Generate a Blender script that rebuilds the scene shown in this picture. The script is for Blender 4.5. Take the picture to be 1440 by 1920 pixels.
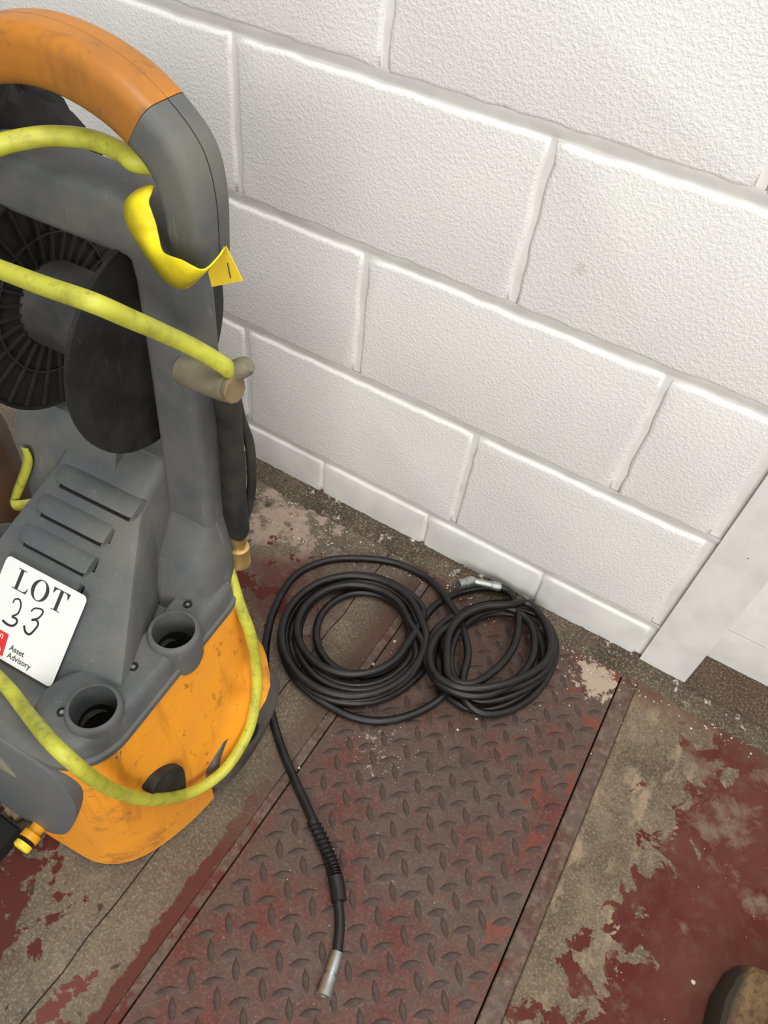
import bpy, bmesh, math, random
from math import sin, cos, pi, radians
from mathutils import Vector as V, Matrix, noise as mnoise
for o in list(bpy.data.objects): bpy.data.objects.remove(o)
SC = bpy.context.scene; COL = SC.collection
R = random.Random(7)

# ------------------------------------------------------------------ camera
CAM_C = V((0.248813, -0.853525, 1.086919)); CAM_F = 1388.024
CAM_M = Matrix(((0.8546226, 0.5092534, 0.1013963), (0.440669, -0.6080387, -0.6603785), (-0.2746471, 0.6090566, -0.7440558)))
cam = bpy.data.cameras.new('camera'); cam.sensor_fit = 'HORIZONTAL'; cam.sensor_width = 36; cam.lens = 36*CAM_F/1440; cam.clip_start = .02
co = bpy.data.objects.new('camera', cam); COL.objects.link(co)
rot = Matrix((CAM_M[0], -CAM_M[1], -CAM_M[2])).transposed()
co.matrix_world = Matrix.Translation(CAM_C) @ rot.to_4x4(); SC.camera = co
# ------------------------------------------------------------------ light
w = bpy.data.worlds.new('world'); SC.world = w; w.use_nodes = True
w.node_tree.nodes['Background'].inputs[0].default_value = (.93, .965, 1, 1)
w.node_tree.nodes['Background'].inputs[1].default_value = .30
def area(name, loc, target, size, power, col=(1, 1, 1)):
    l = bpy.data.lights.new(name, 'AREA'); l.shape = 'RECTANGLE'; l.size = size[0]; l.size_y = size[1]; l.energy = power; l.color = col
    o = bpy.data.objects.new(name, l); COL.objects.link(o); o.location = loc
    o.rotation_euler = (V(target)-V(loc)).to_track_quat('-Z', 'Y').to_euler()
area('roof_light', (0.7, -0.75, 3.3), (0.1, -.1, 0.2), (1.6, 1.2), 46, (1, .975, .94))  # overhead area light for soft shading, stands in for daylight
area('roof_light', (1.6, -3.2, 2.0), (0, 0, .7), (1.8, 1.4), 68, (1, .98, .95))  # low area light added behind the camera to brighten the wall
VS = SC.view_settings; VS.view_transform = 'Standard'; VS.look = 'None'; VS.gamma = 1; VS.use_curve_mapping = False; VS.exposure = 0.36

# ------------------------------------------------------------------ materials
def srgb(r, g, b):
    f = lambda c: (c/255/12.92 if c/255 <= .04045 else ((c/255+.055)/1.055)**2.4)
    return (f(r), f(g), f(b), 1)
class NT:
    def __init__(s, name):
        s.m = bpy.data.materials.new(name); s.m.use_nodes = True; s.t = s.m.node_tree; s.b = s.t.nodes['Principled BSDF']
        s.c = s.t.nodes.new('ShaderNodeTexCoord')
    def n(s, ty, **k):
        x = s.t.nodes.new(ty)
        for a, v in k.items(): setattr(x, a, v)
        return x
    def L(s, a, b): s.t.links.new(a, b)
    def put(s, inp, v):
        if hasattr(v, 'is_output'): s.L(v, inp)
        else: inp.default_value = v
    def noise(s, scale, detail=4, rough=.55, vec=None, stretch=None, dist=0):
        x = s.n('ShaderNodeTexNoise'); x.inputs['Scale'].default_value = scale; x.inputs['Detail'].default_value = detail
        x.inputs['Roughness'].default_value = rough; x.inputs['Distortion'].default_value = dist
        v = vec or s.c.outputs['Object']
        if stretch:
            mp = s.n('ShaderNodeMapping'); s.L(v, mp.inputs[0]); mp.inputs['Scale'].default_value = stretch; v = mp.outputs[0]
        s.L(v, x.inputs['Vector']); return x.outputs[0]
    def math(s, op, a, b=0.0, clamp=False):
        x = s.n('ShaderNodeMath', operation=op, use_clamp=clamp); s.put(x.inputs[0], a); s.put(x.inputs[1], b); return x.outputs[0]
    def ramp(s, v, a, b, lo=0.0, hi=1.0):
        x = s.n('ShaderNodeMapRange', clamp=True); s.put(x.inputs[0], v)
        for i, q in enumerate((a, b, lo, hi)): x.inputs[1+i].default_value = q
        return x.outputs[0]
    def mix(s, f, a, b, mode='MIX'):
        x = s.n('ShaderNodeMix', data_type='RGBA', blend_type=mode); s.put(x.inputs[0], f); s.put(x.inputs[6], a); s.put(x.inputs[7], b); return x.outputs[2]
    def blob(s, p, r0, r1, sc=(1, 1, 1)):
        mp = s.n('ShaderNodeMapping'); s.L(s.c.outputs['Object'], mp.inputs[0]); mp.inputs['Scale'].default_value = sc
        d = s.n('ShaderNodeVectorMath', operation='DISTANCE'); s.L(mp.outputs[0], d.inputs[0]); d.inputs[1].default_value = (p[0]*sc[0], p[1]*sc[1], p[2]*sc[2])
        return s.ramp(d.outputs['Value'], r0, r1, 1, 0)
    def xyz(s):
        x = s.n('ShaderNodeSeparateXYZ'); s.L(s.c.outputs['Object'], x.inputs[0]); return x.outputs
    def bump(s, h, strength=.4, dist=.001, prev=None):
        x = s.n('ShaderNodeBump'); s.put(x.inputs['Height'], h); x.inputs['Strength'].default_value = strength; x.inputs['Distance'].default_value = dist
        if prev: s.L(prev, x.inputs['Normal'])
        s.L(x.outputs[0], s.b.inputs['Normal']); return x.outputs[0]
    def out(s, col, rough=.6, metal=0, spec=.5):
        s.put(s.b.inputs['Base Color'], col); s.put(s.b.inputs['Roughness'], rough); s.b.inputs['Metallic'].default_value = metal
        s.b.inputs['Specular IOR Level'].default_value = spec; return s.m

def wear_mat(name, col, dirt, amt=.35, rough=.5, scale=18, scratch=None, spec=.5, metal=0, sscale=(12, 12, 2.5), fine=.15):
    t = NT(name); n1 = t.noise(scale, 5, .6); n2 = t.noise(scale*9, 3, .6)
    c = t.mix(t.ramp(n1, .42, .66, 0, amt), col, dirt)
    c = t.mix(t.ramp(n2, .5, .8, 0, fine), c, dirt)
    if scratch:
        n3 = t.noise(9, 4, .6, stretch=sscale, dist=.8)
        c = t.mix(t.ramp(n3, .64, .72, 0, .35), c, scratch)
    t.bump(n2, .08, .001)
    return t.out(c, t.ramp(n1, .3, .8, rough, min(1, rough+.2)), metal, spec)
M_grey = wear_mat('grey_plastic', srgb(86, 89, 90), srgb(122, 118, 106), .5, .52, 10, srgb(140, 138, 128), spec=.35)
M_grey2 = wear_mat('grey_plastic_panel', srgb(101, 105, 108), srgb(112, 108, 100), .35, .5, 14, srgb(140, 140, 135), sscale=(2, 10, 10))
M_black = wear_mat('black_plastic', srgb(17, 17, 17), srgb(58, 56, 50), .5, .55, 16, srgb(75, 73, 66))
M_hub = wear_mat('reel_hub_plastic', srgb(50, 51, 50), srgb(84, 82, 76), .6, .5, 14)
M_flange = wear_mat('reel_plastic', srgb(15, 15, 15), srgb(40, 39, 36), .5, .6, 16)
M_deep = wear_mat('dark_plastic_and_shade', srgb(14, 14, 14), srgb(24, 23, 21), .3, .8, 16)  # near-black for dark parts, and for shade coloured into slots and voids
M_gun = wear_mat('gun_rubber', srgb(27, 27, 26), srgb(66, 62, 52), .5, .65, 22)
M_rubber = wear_mat('hose_rubber', srgb(13, 13, 12), srgb(36, 34, 31), .45, .38, 30, fine=.3)
M_brass = wear_mat('brass', srgb(214, 184, 118), srgb(150, 122, 70), .5, .38, 60, metal=.85)
M_steel = wear_mat('zinc_steel', srgb(185, 190, 185), srgb(120, 118, 108), .5, .35, 60, metal=.9)
M_hook = wear_mat('dirty_tan_plastic', srgb(128, 120, 98), srgb(84, 80, 66), .6, .5, 40)
M_bolt = wear_mat('tan_cap', srgb(126, 108, 78), srgb(92, 78, 58), .5, .6, 60)
M_wheel = wear_mat('wheel_plastic', srgb(104, 101, 97), srgb(60, 53, 48), .85, .30, 22, srgb(150, 148, 140), fine=.3)
M_brown = wear_mat('brown_plastic', srgb(84, 62, 48), srgb(52, 40, 32), .5, .4, 14)
M_bag = wear_mat('black_cloth', srgb(15, 15, 14), srgb(46, 43, 38), .5, .85, 18)
M_yel = wear_mat('yellow_fabric_tape', srgb(240, 222, 22), srgb(196, 165, 30), .6, .55, 30, fine=.25)
M_tag = wear_mat('yellow_tag', srgb(214, 186, 30), srgb(180, 150, 40), .4, .6, 30)
M_inlet = wear_mat('orange_inlet', srgb(240, 170, 20), srgb(180, 110, 20), .4, .4, 30)
M_cap = wear_mat('yellow_cap', srgb(250, 225, 60), srgb(210, 170, 40), .3, .4, 30)
M_plate = wear_mat('rating_plate', srgb(150, 148, 125), srgb(100, 96, 80), .5, .4, 40)
M_white = NT('sticker_paper').out(srgb(226, 227, 224), .5)
M_ink = NT('ink').out(srgb(50, 50, 52), .6)
M_red = NT('sticker_red').out(srgb(208, 44, 44), .5)
M_pink = NT('sticker_letter').out(srgb(245, 190, 180), .5)
M_chip = NT('chip').out(srgb(205, 190, 175), .8)

def mat_orange(name, col, dirt, scr):
    t = NT(name); n1 = t.noise(9, 5, .6)
    st = t.noise(26, 4, .6, stretch=(1, 1, .12), dist=.5)          # long fine scuffs
    sp = t.noise(60, 3, .6, stretch=(.6, 1, .6))
    c = t.mix(t.ramp(n1, .4, .65, 0, .6), col, dirt)
    c = t.mix(t.ramp(st, .56, .68, 0, .45), c, scr)
    c = t.mix(t.ramp(sp, .63, .72, 0, .6), c, srgb(92, 66, 40))
    c = t.mix(t.ramp(t.noise(14, 6, .75), .58, .68, 0, .5), c, srgb(110, 78, 46))
    t.bump(sp, .08, .001)
    return t.out(c, .45, 0, .4)
M_orange = mat_orange('orange_plastic', srgb(255, 168, 44), srgb(232, 150, 58), srgb(170, 104, 34))
M_grip = mat_orange('worn_orange_grip', srgb(186, 118, 38), srgb(128, 90, 50), srgb(100, 70, 42))
def mat_cord():
    t = NT('yellow_cord'); n = t.noise(38, 5, .65); n2 = t.noise(140, 2, .6)
    c = t.mix(t.ramp(n, .48, .7, 0, .6), srgb(192, 192, 66), srgb(122, 118, 54))
    c = t.mix(t.ramp(n2, .6, .75, 0, .5), c, srgb(120, 112, 56)); t.bump(n2, .05, .0005)
    return t.out(c, .5)
M_cord = mat_cord()
def mat_wall():
    t = NT('white_painted_block'); n = t.noise(210, 4, .6); n2 = t.noise(420, 2, .5); n3 = t.noise(6, 3, .5)
    c = t.mix(t.ramp(n3, .35, .7, 0, 1), srgb(243, 241, 236), srgb(237, 236, 232))
    c = t.mix(t.ramp(t.noise(20, 2, .5), .74, .8, 0, .5), c, srgb(205, 200, 185))
    h = t.math('ADD', t.ramp(n, .40, .8), t.math('MULTIPLY', n2, .25))
    t.bump(h, .42, .0018); return t.out(c, .5, 0, .35)
M_wall = mat_wall()
def mat_smooth_white(name, c0, specks=True):
    t = NT(name); n = t.noise(18, 3, .5); c = t.mix(t.ramp(n, .4, .7, 0, 1), c0, srgb(222, 221, 216))
    if specks: c = t.mix(t.ramp(t.noise(90, 2, .5), .78, .8, 0, .8), c, srgb(90, 85, 75))
    t.bump(t.noise(60, 4, .6), .25, .001); return t.out(c, .4, 0, .4)
M_mortar = mat_smooth_white('white_painted_mortar', srgb(238, 237, 232), False)
M_board = mat_smooth_white('white_painted_board', srgb(236, 236, 231))
RED, RED2 = srgb(94, 46, 41), srgb(80, 40, 36)
def concrete(t, light=srgb(138, 126, 109), dark=srgb(92, 83, 74)):
    n1, n2, n3 = t.noise(7, 6, .65), t.noise(60, 5, .7), t.noise(260, 3, .7)
    c = t.mix(t.ramp(n1, .35, .68), dark, light)
    c = t.mix(t.ramp(n2, .4, .72, 0, .5), c, srgb(86, 76, 66))
    c = t.mix(t.ramp(n3, .5, .68, 0, .5), c, srgb(182, 168, 146))
    c = t.mix(t.ramp(t.noise(150, 4, .75), .52, .66, 0, .45), c, srgb(64, 56, 49))
    c = t.mix(t.ramp(t.noise(33, 2, .5), .70, .73, 0, .8), c, srgb(60, 48, 42))
    c = t.mix(1.0, c, (.84, .825, .80, 1), 'MULTIPLY'); t.bump(t.math('ADD', n2, n3), .5, .0014); return c
def floor_patches(t, c):
    pk = t.math('ADD', t.noise(24, 6, .7), t.math('MULTIPLY', t.blob((-.29, -.10, 0), .03, .16), .22))
    c = t.mix(t.ramp(pk, .62, .72, 0, .8), c, srgb(172, 152, 138))
    rb_ = t.math('ADD', t.noise(12, 6, .7), t.math('MULTIPLY', t.blob((-.20, -.23, 0), .02, .16), .30))
    return t.mix(t.ramp(rb_, .58, .80, 0, .85), c, srgb(88, 54, 47))
def mat_left():
    t = NT('concrete_left_red_paint'); c = concrete(t)
    m = t.math('ADD', t.blob((-.22, -.82, 0), .03, .14), t.math('MULTIPLY', t.blob((-.28, -.27, 0), .03, .2), .75))
    m = t.math('ADD', m, t.math('MULTIPLY', t.blob((-.40, -.10, 0), .01, .06), .35))
    c = floor_patches(t, c)
    v = t.math('ADD', t.noise(26, 6, .62, dist=.3), t.math('MULTIPLY', m, .22))
    c = t.mix(t.ramp(v, .665, .68), c, t.mix(t.noise(12, 3, .5), RED, RED2)); return t.out(c, .8, 0, .25)
def mat_strip():
    t = NT('concrete_kerb_strip'); c = concrete(t, srgb(140, 128, 110), srgb(96, 86, 74)); X = t.xyz()
    c = floor_patches(t, c)
    far = t.ramp(X[1], -.62, -.3)
    g = t.ramp(t.math('ADD', X[0], t.math('MULTIPLY', t.noise(14, 4, .6), .03)), -.045, -.01)
    c = t.mix(t.math('MULTIPLY', g, t.ramp(far, 0, 1, .25, .9)), c, srgb(84, 62, 54))
    lim = t.math('ADD', X[0], t.math('MULTIPLY', t.noise(24, 7, .72), .035))
    r = t.math('MULTIPLY', t.ramp(lim, -.012, -.009), t.ramp(lim, .012, .009, .25, 1)); r = t.math('MULTIPLY', r, t.ramp(X[1], -.5, -.64))
    c = t.mix(r, c, t.mix(t.noise(30, 4, .6), RED, srgb(92, 60, 50)))
    b = t.math('ADD', t.noise(30, 5, .6), t.math('MULTIPLY', t.blob((-.066, -.87, 0), .004, .075, (2.4, 1, 1)), .25))
    c = t.mix(t.ramp(b, .66, .68), c, srgb(108, 62, 56)); return t.out(c, .85, 0, .2)
def mat_right():
    t = NT('concrete_right_red_paint'); c = concrete(t, srgb(144, 128, 106), srgb(92, 80, 69))
    c = t.mix(t.ramp(t.noise(15, 6, .7, stretch=(1.6, .7, 1)), .54, .64, 0, .65), c, srgb(166, 147, 120)); X = t.xyz()
    k = t.ramp(t.math('ADD', X[0], t.math('MULTIPLY', X[1], -.16)), .46, .68)
    v = t.math('ADD', t.noise(21, 6, .62, dist=.5), t.math('MULTIPLY', k, .44))
    red = t.mix(t.ramp(t.noise(9, 4, .6), .4, .65), srgb(86, 38, 33), srgb(96, 56, 46))
    c = t.mix(t.ramp(v, .68, .693), c, red)
    c = t.mix(t.ramp(t.noise(38, 5, .7), .5, .68, 0, .35), c, srgb(104, 84, 70))
    # dusty scuffs over the paint
    c = t.mix(t.ramp(t.math('ADD', t.noise(13, 6, .7, dist=.1), t.math('MULTIPLY', t.blob((.56, -.13, 0), .02, .22), .12)), .58, .7, 0, .6), c, srgb(132, 118, 100))
    # rusty red-brown along the plate edge and wall foot
    e = t.math('MAXIMUM', t.ramp(X[0], .405, .385), t.ramp(X[1], -.09, -.05))
    c = t.mix(t.math('MULTIPLY', e, t.ramp(t.noise(20, 4, .6), .3, .6, .4, .9)), c, srgb(96, 68, 57)); return t.out(c, .72, 0, .15)
def mat_dark_floor():
    t = NT('brown_threshold_floor'); c = concrete(t, srgb(96, 76, 64), srgb(70, 55, 46)); return t.out(c, .8, 0, .25)
def mat_plate(lug=False):
    t = NT('red_painted_lug' if lug else 'red_painted_plate'); X = t.xyz(); n1, n2, n3 = t.noise(9, 6, .65), t.noise(45, 5, .7), t.noise(230, 3, .7)
    near = t.ramp(X[1], -.34, -.72)
    red = t.mix(t.ramp(n2, .35, .7), srgb(108, 50, 43), srgb(84, 50, 43)); brown = t.mix(t.ramp(n2, .3, .7), srgb(100, 80, 70), srgb(76, 61, 53))
    k = t.math('ADD', n1, t.math('ADD', t.math('MULTIPLY', near, .17), t.math('MULTIPLY', t.blob((.35, -.33, 0), .02, .16, (2, 1, 1)), .16)))
    c = t.mix(t.ramp(k, .53, .74), brown, red)
    c = t.mix(t.ramp(n3, .5, .7, 0, .4), c, srgb(140, 116, 100))
    og = t.math('ADD', t.noise(24, 5, .65), t.math('MULTIPLY', t.ramp(X[0], .22, .35), .10))
    c = t.mix(t.ramp(og, .655, .70, 0, .7), c, srgb(128, 60, 44))
    c = t.mix(t.ramp(t.noise(28, 5, .7), .56, .7, 0, .55), c, srgb(84, 72, 64))
    if lug: c = t.mix(t.ramp(n2, .25, .6, .35, .75), c, srgb(62, 50, 46))
    wv = t.math('ADD', t.noise(70, 5, .7), t.math('MULTIPLY', t.blob((.338, -.075, 0), .015, .06, (1, 1, 1)), .32))
    wv = t.math('ADD', wv, t.math('MULTIPLY', t.blob((.085, -.39, 0), .0, .07), .13))
    c = t.mix(t.ramp(wv, .66, .74, 0, .8), c, srgb(196, 178, 158))
    c = t.mix(t.ramp(t.blob((.215, -.325, 0), .002, .02), 0, 1, 0, .6), c, srgb(52, 42, 36))
    c = t.mix(1.0, c, (.88, .86, .83, 1), 'MULTIPLY')
    t.bump(t.math('ADD', n2, n3), .4, .0009); return t.out(c, t.ramp(n1, .3, .7, .45, .7), 0, .35)
RED, RED2 = srgb(92, 44, 38), srgb(78, 38, 33)
M_fl, M_fs, M_fr, M_fd, M_pl, M_lug = mat_left(), mat_strip(), mat_right(), mat_dark_floor(), mat_plate(), mat_plate(True)
def mat_rim():
    t = NT('painted_steel_rim'); X = t.xyz(); n1, n2 = t.noise(16, 5, .65), t.noise(70, 5, .7)
    c = t.mix(t.ramp(n1, .4, .6), srgb(92, 78, 68), srgb(84, 58, 49)); c = t.mix(t.ramp(n2, .45, .65, 0, .6), c, srgb(132, 112, 98))
    c = t.mix(t.math('MULTIPLY', t.ramp(n1, .5, .56), t.ramp(X[1], -.45, -.65)), c, RED); t.bump(n2, .3, .0008); return t.out(c, .65, 0, .3)
M_rim = mat_rim()
def mat_fillet():
    t = NT('dirty_mortar_fillet'); c = concrete(t, srgb(108, 97, 82), srgb(66, 57, 48))
    X = t.xyz(); c = t.mix(t.math('MULTIPLY', t.ramp(t.noise(40, 5, .7), .6, .68), .9), c, srgb(206, 198, 180))
    return t.out(c, .9, 0, .2)
M_fil = mat_fillet()
def mat_wood():
    t = NT('weathered_timber'); n = t.noise(30, 5, .65, stretch=(1, .12, 1)); n2 = t.noise(120, 4, .7)
    c = t.mix(t.ramp(n, .35, .65), srgb(84, 64, 45), srgb(128, 103, 74)); c = t.mix(t.ramp(n2, .45, .65, 0, .7), c, srgb(58, 46, 34))
    X = t.xyz(); c = t.mix(t.ramp(X[0], .020, .012), c, srgb(64, 58, 49)); t.bump(t.math('ADD', n, n2), .6, .002); return t.out(c, .9, 0, .2)
M_wood = mat_wood()

# ------------------------------------------------------------------ mesh helpers
class MB:
    def __init__(s): s.v = []; s.f = []; s.sm = []
    def add(s, vs, fs, smooth=True):
        b = len(s.v); s.v += [tuple(p) for p in vs]; s.f += [tuple(i+b for i in f) for f in fs]; s.sm += [smooth]*len(fs); return s
    def box(s, a, b, smooth=False):
        (x0, y0, z0), (x1, y1, z1) = a, b
        return s.add([(x0, y0, z0), (x1, y0, z0), (x1, y1, z0), (x0, y1, z0), (x0, y0, z1), (x1, y0, z1), (x1, y1, z1), (x0, y1, z1)],
                     [(0, 3, 2, 1), (4, 5, 6, 7), (0, 1, 5, 4), (1, 2, 6, 5), (2, 3, 7, 6), (3, 0, 4, 7)], smooth)
    def loft(s, rings, cap0=True, cap1=True, smooth=True):
        n = len(rings[0]); vs = [p for r in rings for p in r]; fs = []
        for i in range(len(rings)-1):
            for j in range(n): k = (j+1) % n; fs.append((i*n+j, i*n+k, (i+1)*n+k, (i+1)*n+j))
        b = len(s.v); s.add(vs, fs, smooth)
        if cap0: s.f.append(tuple(b+j for j in reversed(range(n)))); s.sm.append(False)
        if cap1: s.f.append(tuple(b+(len(rings)-1)*n+j for j in range(n))); s.sm.append(False)
        return s
    def tube(s, pts, r, seg=12, cap=True, sec=None, up=None):
        pts = [V(p) for p in pts]; n = len(pts); rings = []; T0 = None; N = None
        for i, p in enumerate(pts):
            T = (pts[min(i+1, n-1)]-pts[max(i-1, 0)]).normalized()
            if N is None:
                a = V(up) if up else (V((0, 0, 1)) if abs(T.z) < .9 else V((1, 0, 0))); N = (a-T*a.dot(T)).normalized()
            else:
                if up: N = V(up)
                N = (N-T*N.dot(T)).normalized()
            B = T.cross(N); rr = r[i] if isinstance(r, (list, tuple)) else r
            if sec: rings.append([p+N*(q[0]*rr)+B*(q[1]*rr) for q in sec])
            else: rings.append([p+N*(cos(2*pi*k/seg)*rr)+B*(sin(2*pi*k/seg)*rr) for k in range(seg)])
        return s.loft(rings, cap, cap)
    def lathe(s, o, ax, prof, seg=24, cap0=True, cap1=True):
        o = V(o); ax = V(ax).normalized(); a = V((0, 0, 1)) if abs(ax.z) < .9 else V((1, 0, 0)); N = (a-ax*a.dot(ax)).normalized(); B = ax.cross(N)
        return s.loft([[o+ax*t+N*(cos(2*pi*k/seg)*r)+B*(sin(2*pi*k/seg)*r) for k in range(seg)] for t, r in prof], cap0, cap1)
    def mesh(s, name):
        me = bpy.data.meshes.new(name); me.from_pydata(s.v, [], s.f); me.polygons.foreach_set('use_smooth', s.sm); me.update()
        bm = bmesh.new(); bm.from_mesh(me); bmesh.ops.recalc_face_normals(bm, faces=bm.faces); bm.to_mesh(me); bm.free(); return me
    def build(s, name, mat, parent=None, angle=38):
        me = s.mesh(name); me.materials.append(mat)
        try: me.set_sharp_from_angle(angle=radians(angle))
        except Exception: pass
        o = bpy.data.objects.new(name, me); COL.objects.link(o)
        if parent: o.parent = parent
        return o
def empty(name, loc=(0, 0, 0), rz=0, label=None, cat=None, group=None, kind=None):
    o = bpy.data.objects.new(name, None); COL.objects.link(o); o.location = loc; o.rotation_euler = (0, 0, rz); tag(o, label, cat, group, kind); return o
def tag(o, label=None, cat=None, group=None, kind=None):
    for k, v in (('label', label), ('category', cat), ('group', group), ('kind', kind)):
        if v: o[k] = v
    return o
def crom(P, n=8, closed=False):
    P = [V(p) for p in P]; out = []; m = len(P)
    for i in range(m if closed else m-1):
        g = (lambda k: P[k % m]) if closed else (lambda k: P[max(0, min(m-1, k))])
        a, b, c, d = g(i-1), g(i), g(i+1), g(i+2)
        for j in range(n):
            t = j/n; out.append(.5*((2*b)+(c-a)*t+(2*a-5*b+4*c-d)*t*t+(3*b-a-3*c+d)*t**3))
    if not closed: out.append(P[-1])
    return out
def rrect(w, h, r, n=4):
    o = []
    for cx, cy, a0 in ((w-r, h-r, 0), (-w+r, h-r, 90), (-w+r, -h+r, 180), (w-r, -h+r, 270)):
        for k in range(n+1): a = radians(a0+90*k/n); o.append((cx+r*cos(a), cy+r*sin(a)))
    return o

# a point measured on the photograph, brought to its real place on a known plane of the room
def ray(u, v): return CAM_M.transposed() @ V(((u-720)/CAM_F, (v-960)/CAM_F, 1))
def onz(u, v, z=0.0): d = ray(u, v); return CAM_C+d*((z-CAM_C.z)/d.z)
TH = radians(4); ORG = V((-.13, -.48, 0))
RL = Matrix.Rotation(-TH, 3, 'Z'); CL = RL @ (CAM_C-ORG)
def LP(u, v, ax, val): d = RL @ ray(u, v); return CL+d*((val-CL[ax])/d[ax])           # machine-local
def SP(u, v, lift=0.0):                                                              # on the sloped front hood
    d = RL @ ray(u, v); t = ((.43+.95*(CL.y+.115))-CL.z)/(d.z-.95*d.y); return CL+d*t+SN*lift
SN = V((0, -.95, 1)).normalized(); SD = V((0, -1, -.95)).normalized()                # slope normal, down-slope direction

# ================================================================== SETTING
# ---- wall of painted blocks
Z0 = .0957; H = .225; J = .0075
wall = MB()
XL, XR = -2.2, .386
levels = [-.02]+[Z0+i*H for i in range(8)]
# mortar: flat bed behind the blocks, weather-struck bed joints (recessed at the top, flush at the bottom)
wall.box((XL, .0048, -.02), (XR, .16, 1.72))
for i in range(1, len(levels)):
    z = levels[i]; n = 60; ring = []
    rows = [(-J-.004, .0058), (-J+.001, .0058), (-J+.004, .0046), (J-.001, .0010), (J+.004, .0008)]
    vs = []; fs = []
    for k in range(n+1):
        x = XL+(XR-XL)*k/n
        for dz, y in rows: vs.append((x, y+.0008*mnoise.noise(V((x*14, i, dz*80))), z+dz+.002*mnoise.noise(V((x*9, i*3, 0)))))
    m = len(rows)
    for k in range(n):
        for q in range(m-1): fs.append((k*m+q, (k+1)*m+q, (k+1)*m+q+1, k*m+q+1))
    wall.add(vs, fs)
WALL = wall.build('wall_back', M_mortar); tag(WALL, kind='structure')
def block(x0, x1, z0, z1, seed, depth=.006, jit=.0018, name='block', step=.022, mat=None):
    r = random.Random(seed); P = []
    def side(ax, ay, bx, by):
        L = math.hypot(bx-ax, by-ay); n = max(1, int(round(L/step)))
        for k in range(n): t = k/n; P.append((ax+(bx-ax)*t, ay+(by-ay)*t))
    side(x0, z0, x1, z0); side(x1, z0, x1, z1); side(x1, z1, x0, z1); side(x0, z1, x0, z0)
    P = [(x+r.uniform(-jit, jit), z+r.uniform(-jit, jit)) for x, z in P]
    cx, cz = (x0+x1)/2, (z0+z1)/2
    def inset(p, d): return (p[0]+(d if p[0] < cx else -d)*(1 if abs(p[0]-cx) > (x1-x0)/2-.006 else 0), p[1]+(d if p[1] < cz else -d)*(1 if abs(p[1]-cz) > (z1-z0)/2-.006 else 0))
    rings = [[(p[0], depth+.002, p[1]) for p in P], [(p[0], .0030, p[1]) for p in P], [(inset(p, .0022)[0], .0006, inset(p, .0022)[1]) for p in P], [(inset(p, .0042)[0], -.0003, inset(p, .0042)[1]) for p in P], [(inset(p, .006)[0], -.0006, inset(p, .006)[1]) for p in P]]
    mb = MB(); mb.loft(rings, False, True); mb.sm = [True]*len(mb.sm)
    o = mb.build(name, mat or M_wall, WALL, 80); return o
for row in range(0, 7):
    zb = Z0+row*H; off = 0 if row % 2 == 0 else .225
    x = off-.45*6
    while x < XR:
        a, b = max(XL, x+.0056), min(XR-.016, x+.45-.0056)
        if b-a > .03: block(a, b, zb+J, zb+H-J, hash((row, round(x, 2))) & 0xffff)
        x += .45
# smooth foot course
x = -.277-.2285*9
while x < XR:
    a, b = max(XL, x+.002), min(XR-.012, x+.2265)
    if b-a > .02: block(a, b, .004, Z0-.006, int(x*1000) & 0xffff, .006, .0006, mat=M_board)
    x += .2285
# ---- end board of the doorway and the recessed panel
trim = MB(); n = 1
trim.loft([[(.3865, -.004, z), (.466, -.004, z), (.4675, -.0025, z), (.4675, .085, z), (.3865, .085, z)] for z in (.002, 1.7)], smooth=False)
tag(trim.build('trim_1', M_board), kind='structure')
door = MB(); door.box((.4675, .083, .0), (1.9, .12, .082)); door.box((.4675, .0835, .0848), (1.9, .12, 1.7)); door.box((.4675, .09, .05), (1.9, .119, 1.6))
tag(door.build('door_1', M_board), kind='structure')

# ---- floor
fb = MB(); fb.box((-2.6, -3, -.06), (2.6, .3, -.0165)); FLOOR = fb.build('floor', M_deep); tag(FLOOR, kind='structure')
def slab(poly, mat, top=0.0, name='slab'):
    mb = MB(); b = .0015; cx = sum(p[0] for p in poly)/len(poly); cy = sum(p[1] for p in poly)/len(poly)
    mb.loft([[(x, y, -.018) for x, y in poly], [(x, y, top-b) for x, y in poly], [(x+(b if x < cx else -b), y+(b if y < cy else -b), top) for x, y in poly]])
    mb.sm = [False]*len(mb.sm); return mb.build(name, mat, FLOOR)
ys = [-3+2.96*k/70 for k in range(71)]
crack = [(-.0905+.0035*mnoise.noise(V((0, y*22, 0)))+.0012*mnoise.noise(V((3, y*120, 0))), y) for y in ys]
slab([(-2.4, -3)]+[(x-.0007-.0006*abs(mnoise.noise(V((9, y*40, 0)))), y) for x, y in crack]+[(-2.4, -.04)], M_fl)
edge = [(.0052+.0005*mnoise.noise(V((5, y*50, 0))), y) for y in ys]
slab([(x+.0007, y) for x, y in crack]+[(x-.0146-.0012*mnoise.noise(V((2, y*30, 0))), y) for x, y in edge[::-1]], M_fs)
slab([(x-.0142, y) for x, y in edge]+edge[::-1], M_rim, .0002)
slab([(.3735, -3), (.3975, -3), (.4005, -.04), (.3735, -.04)], M_rim, .0004)
slab([(.3981, -3), (2.4, -3), (2.4, -.04), (.4011, -.04)], M_fr)
slab([(-2.4, -.0405), (.45, -.0405), (.45, .02), (-2.4, .02)], M_fl)
slab([(.4505, -.0405), (2.4, -.0405), (2.4, .12), (.4505, .12)], M_fd)
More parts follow.
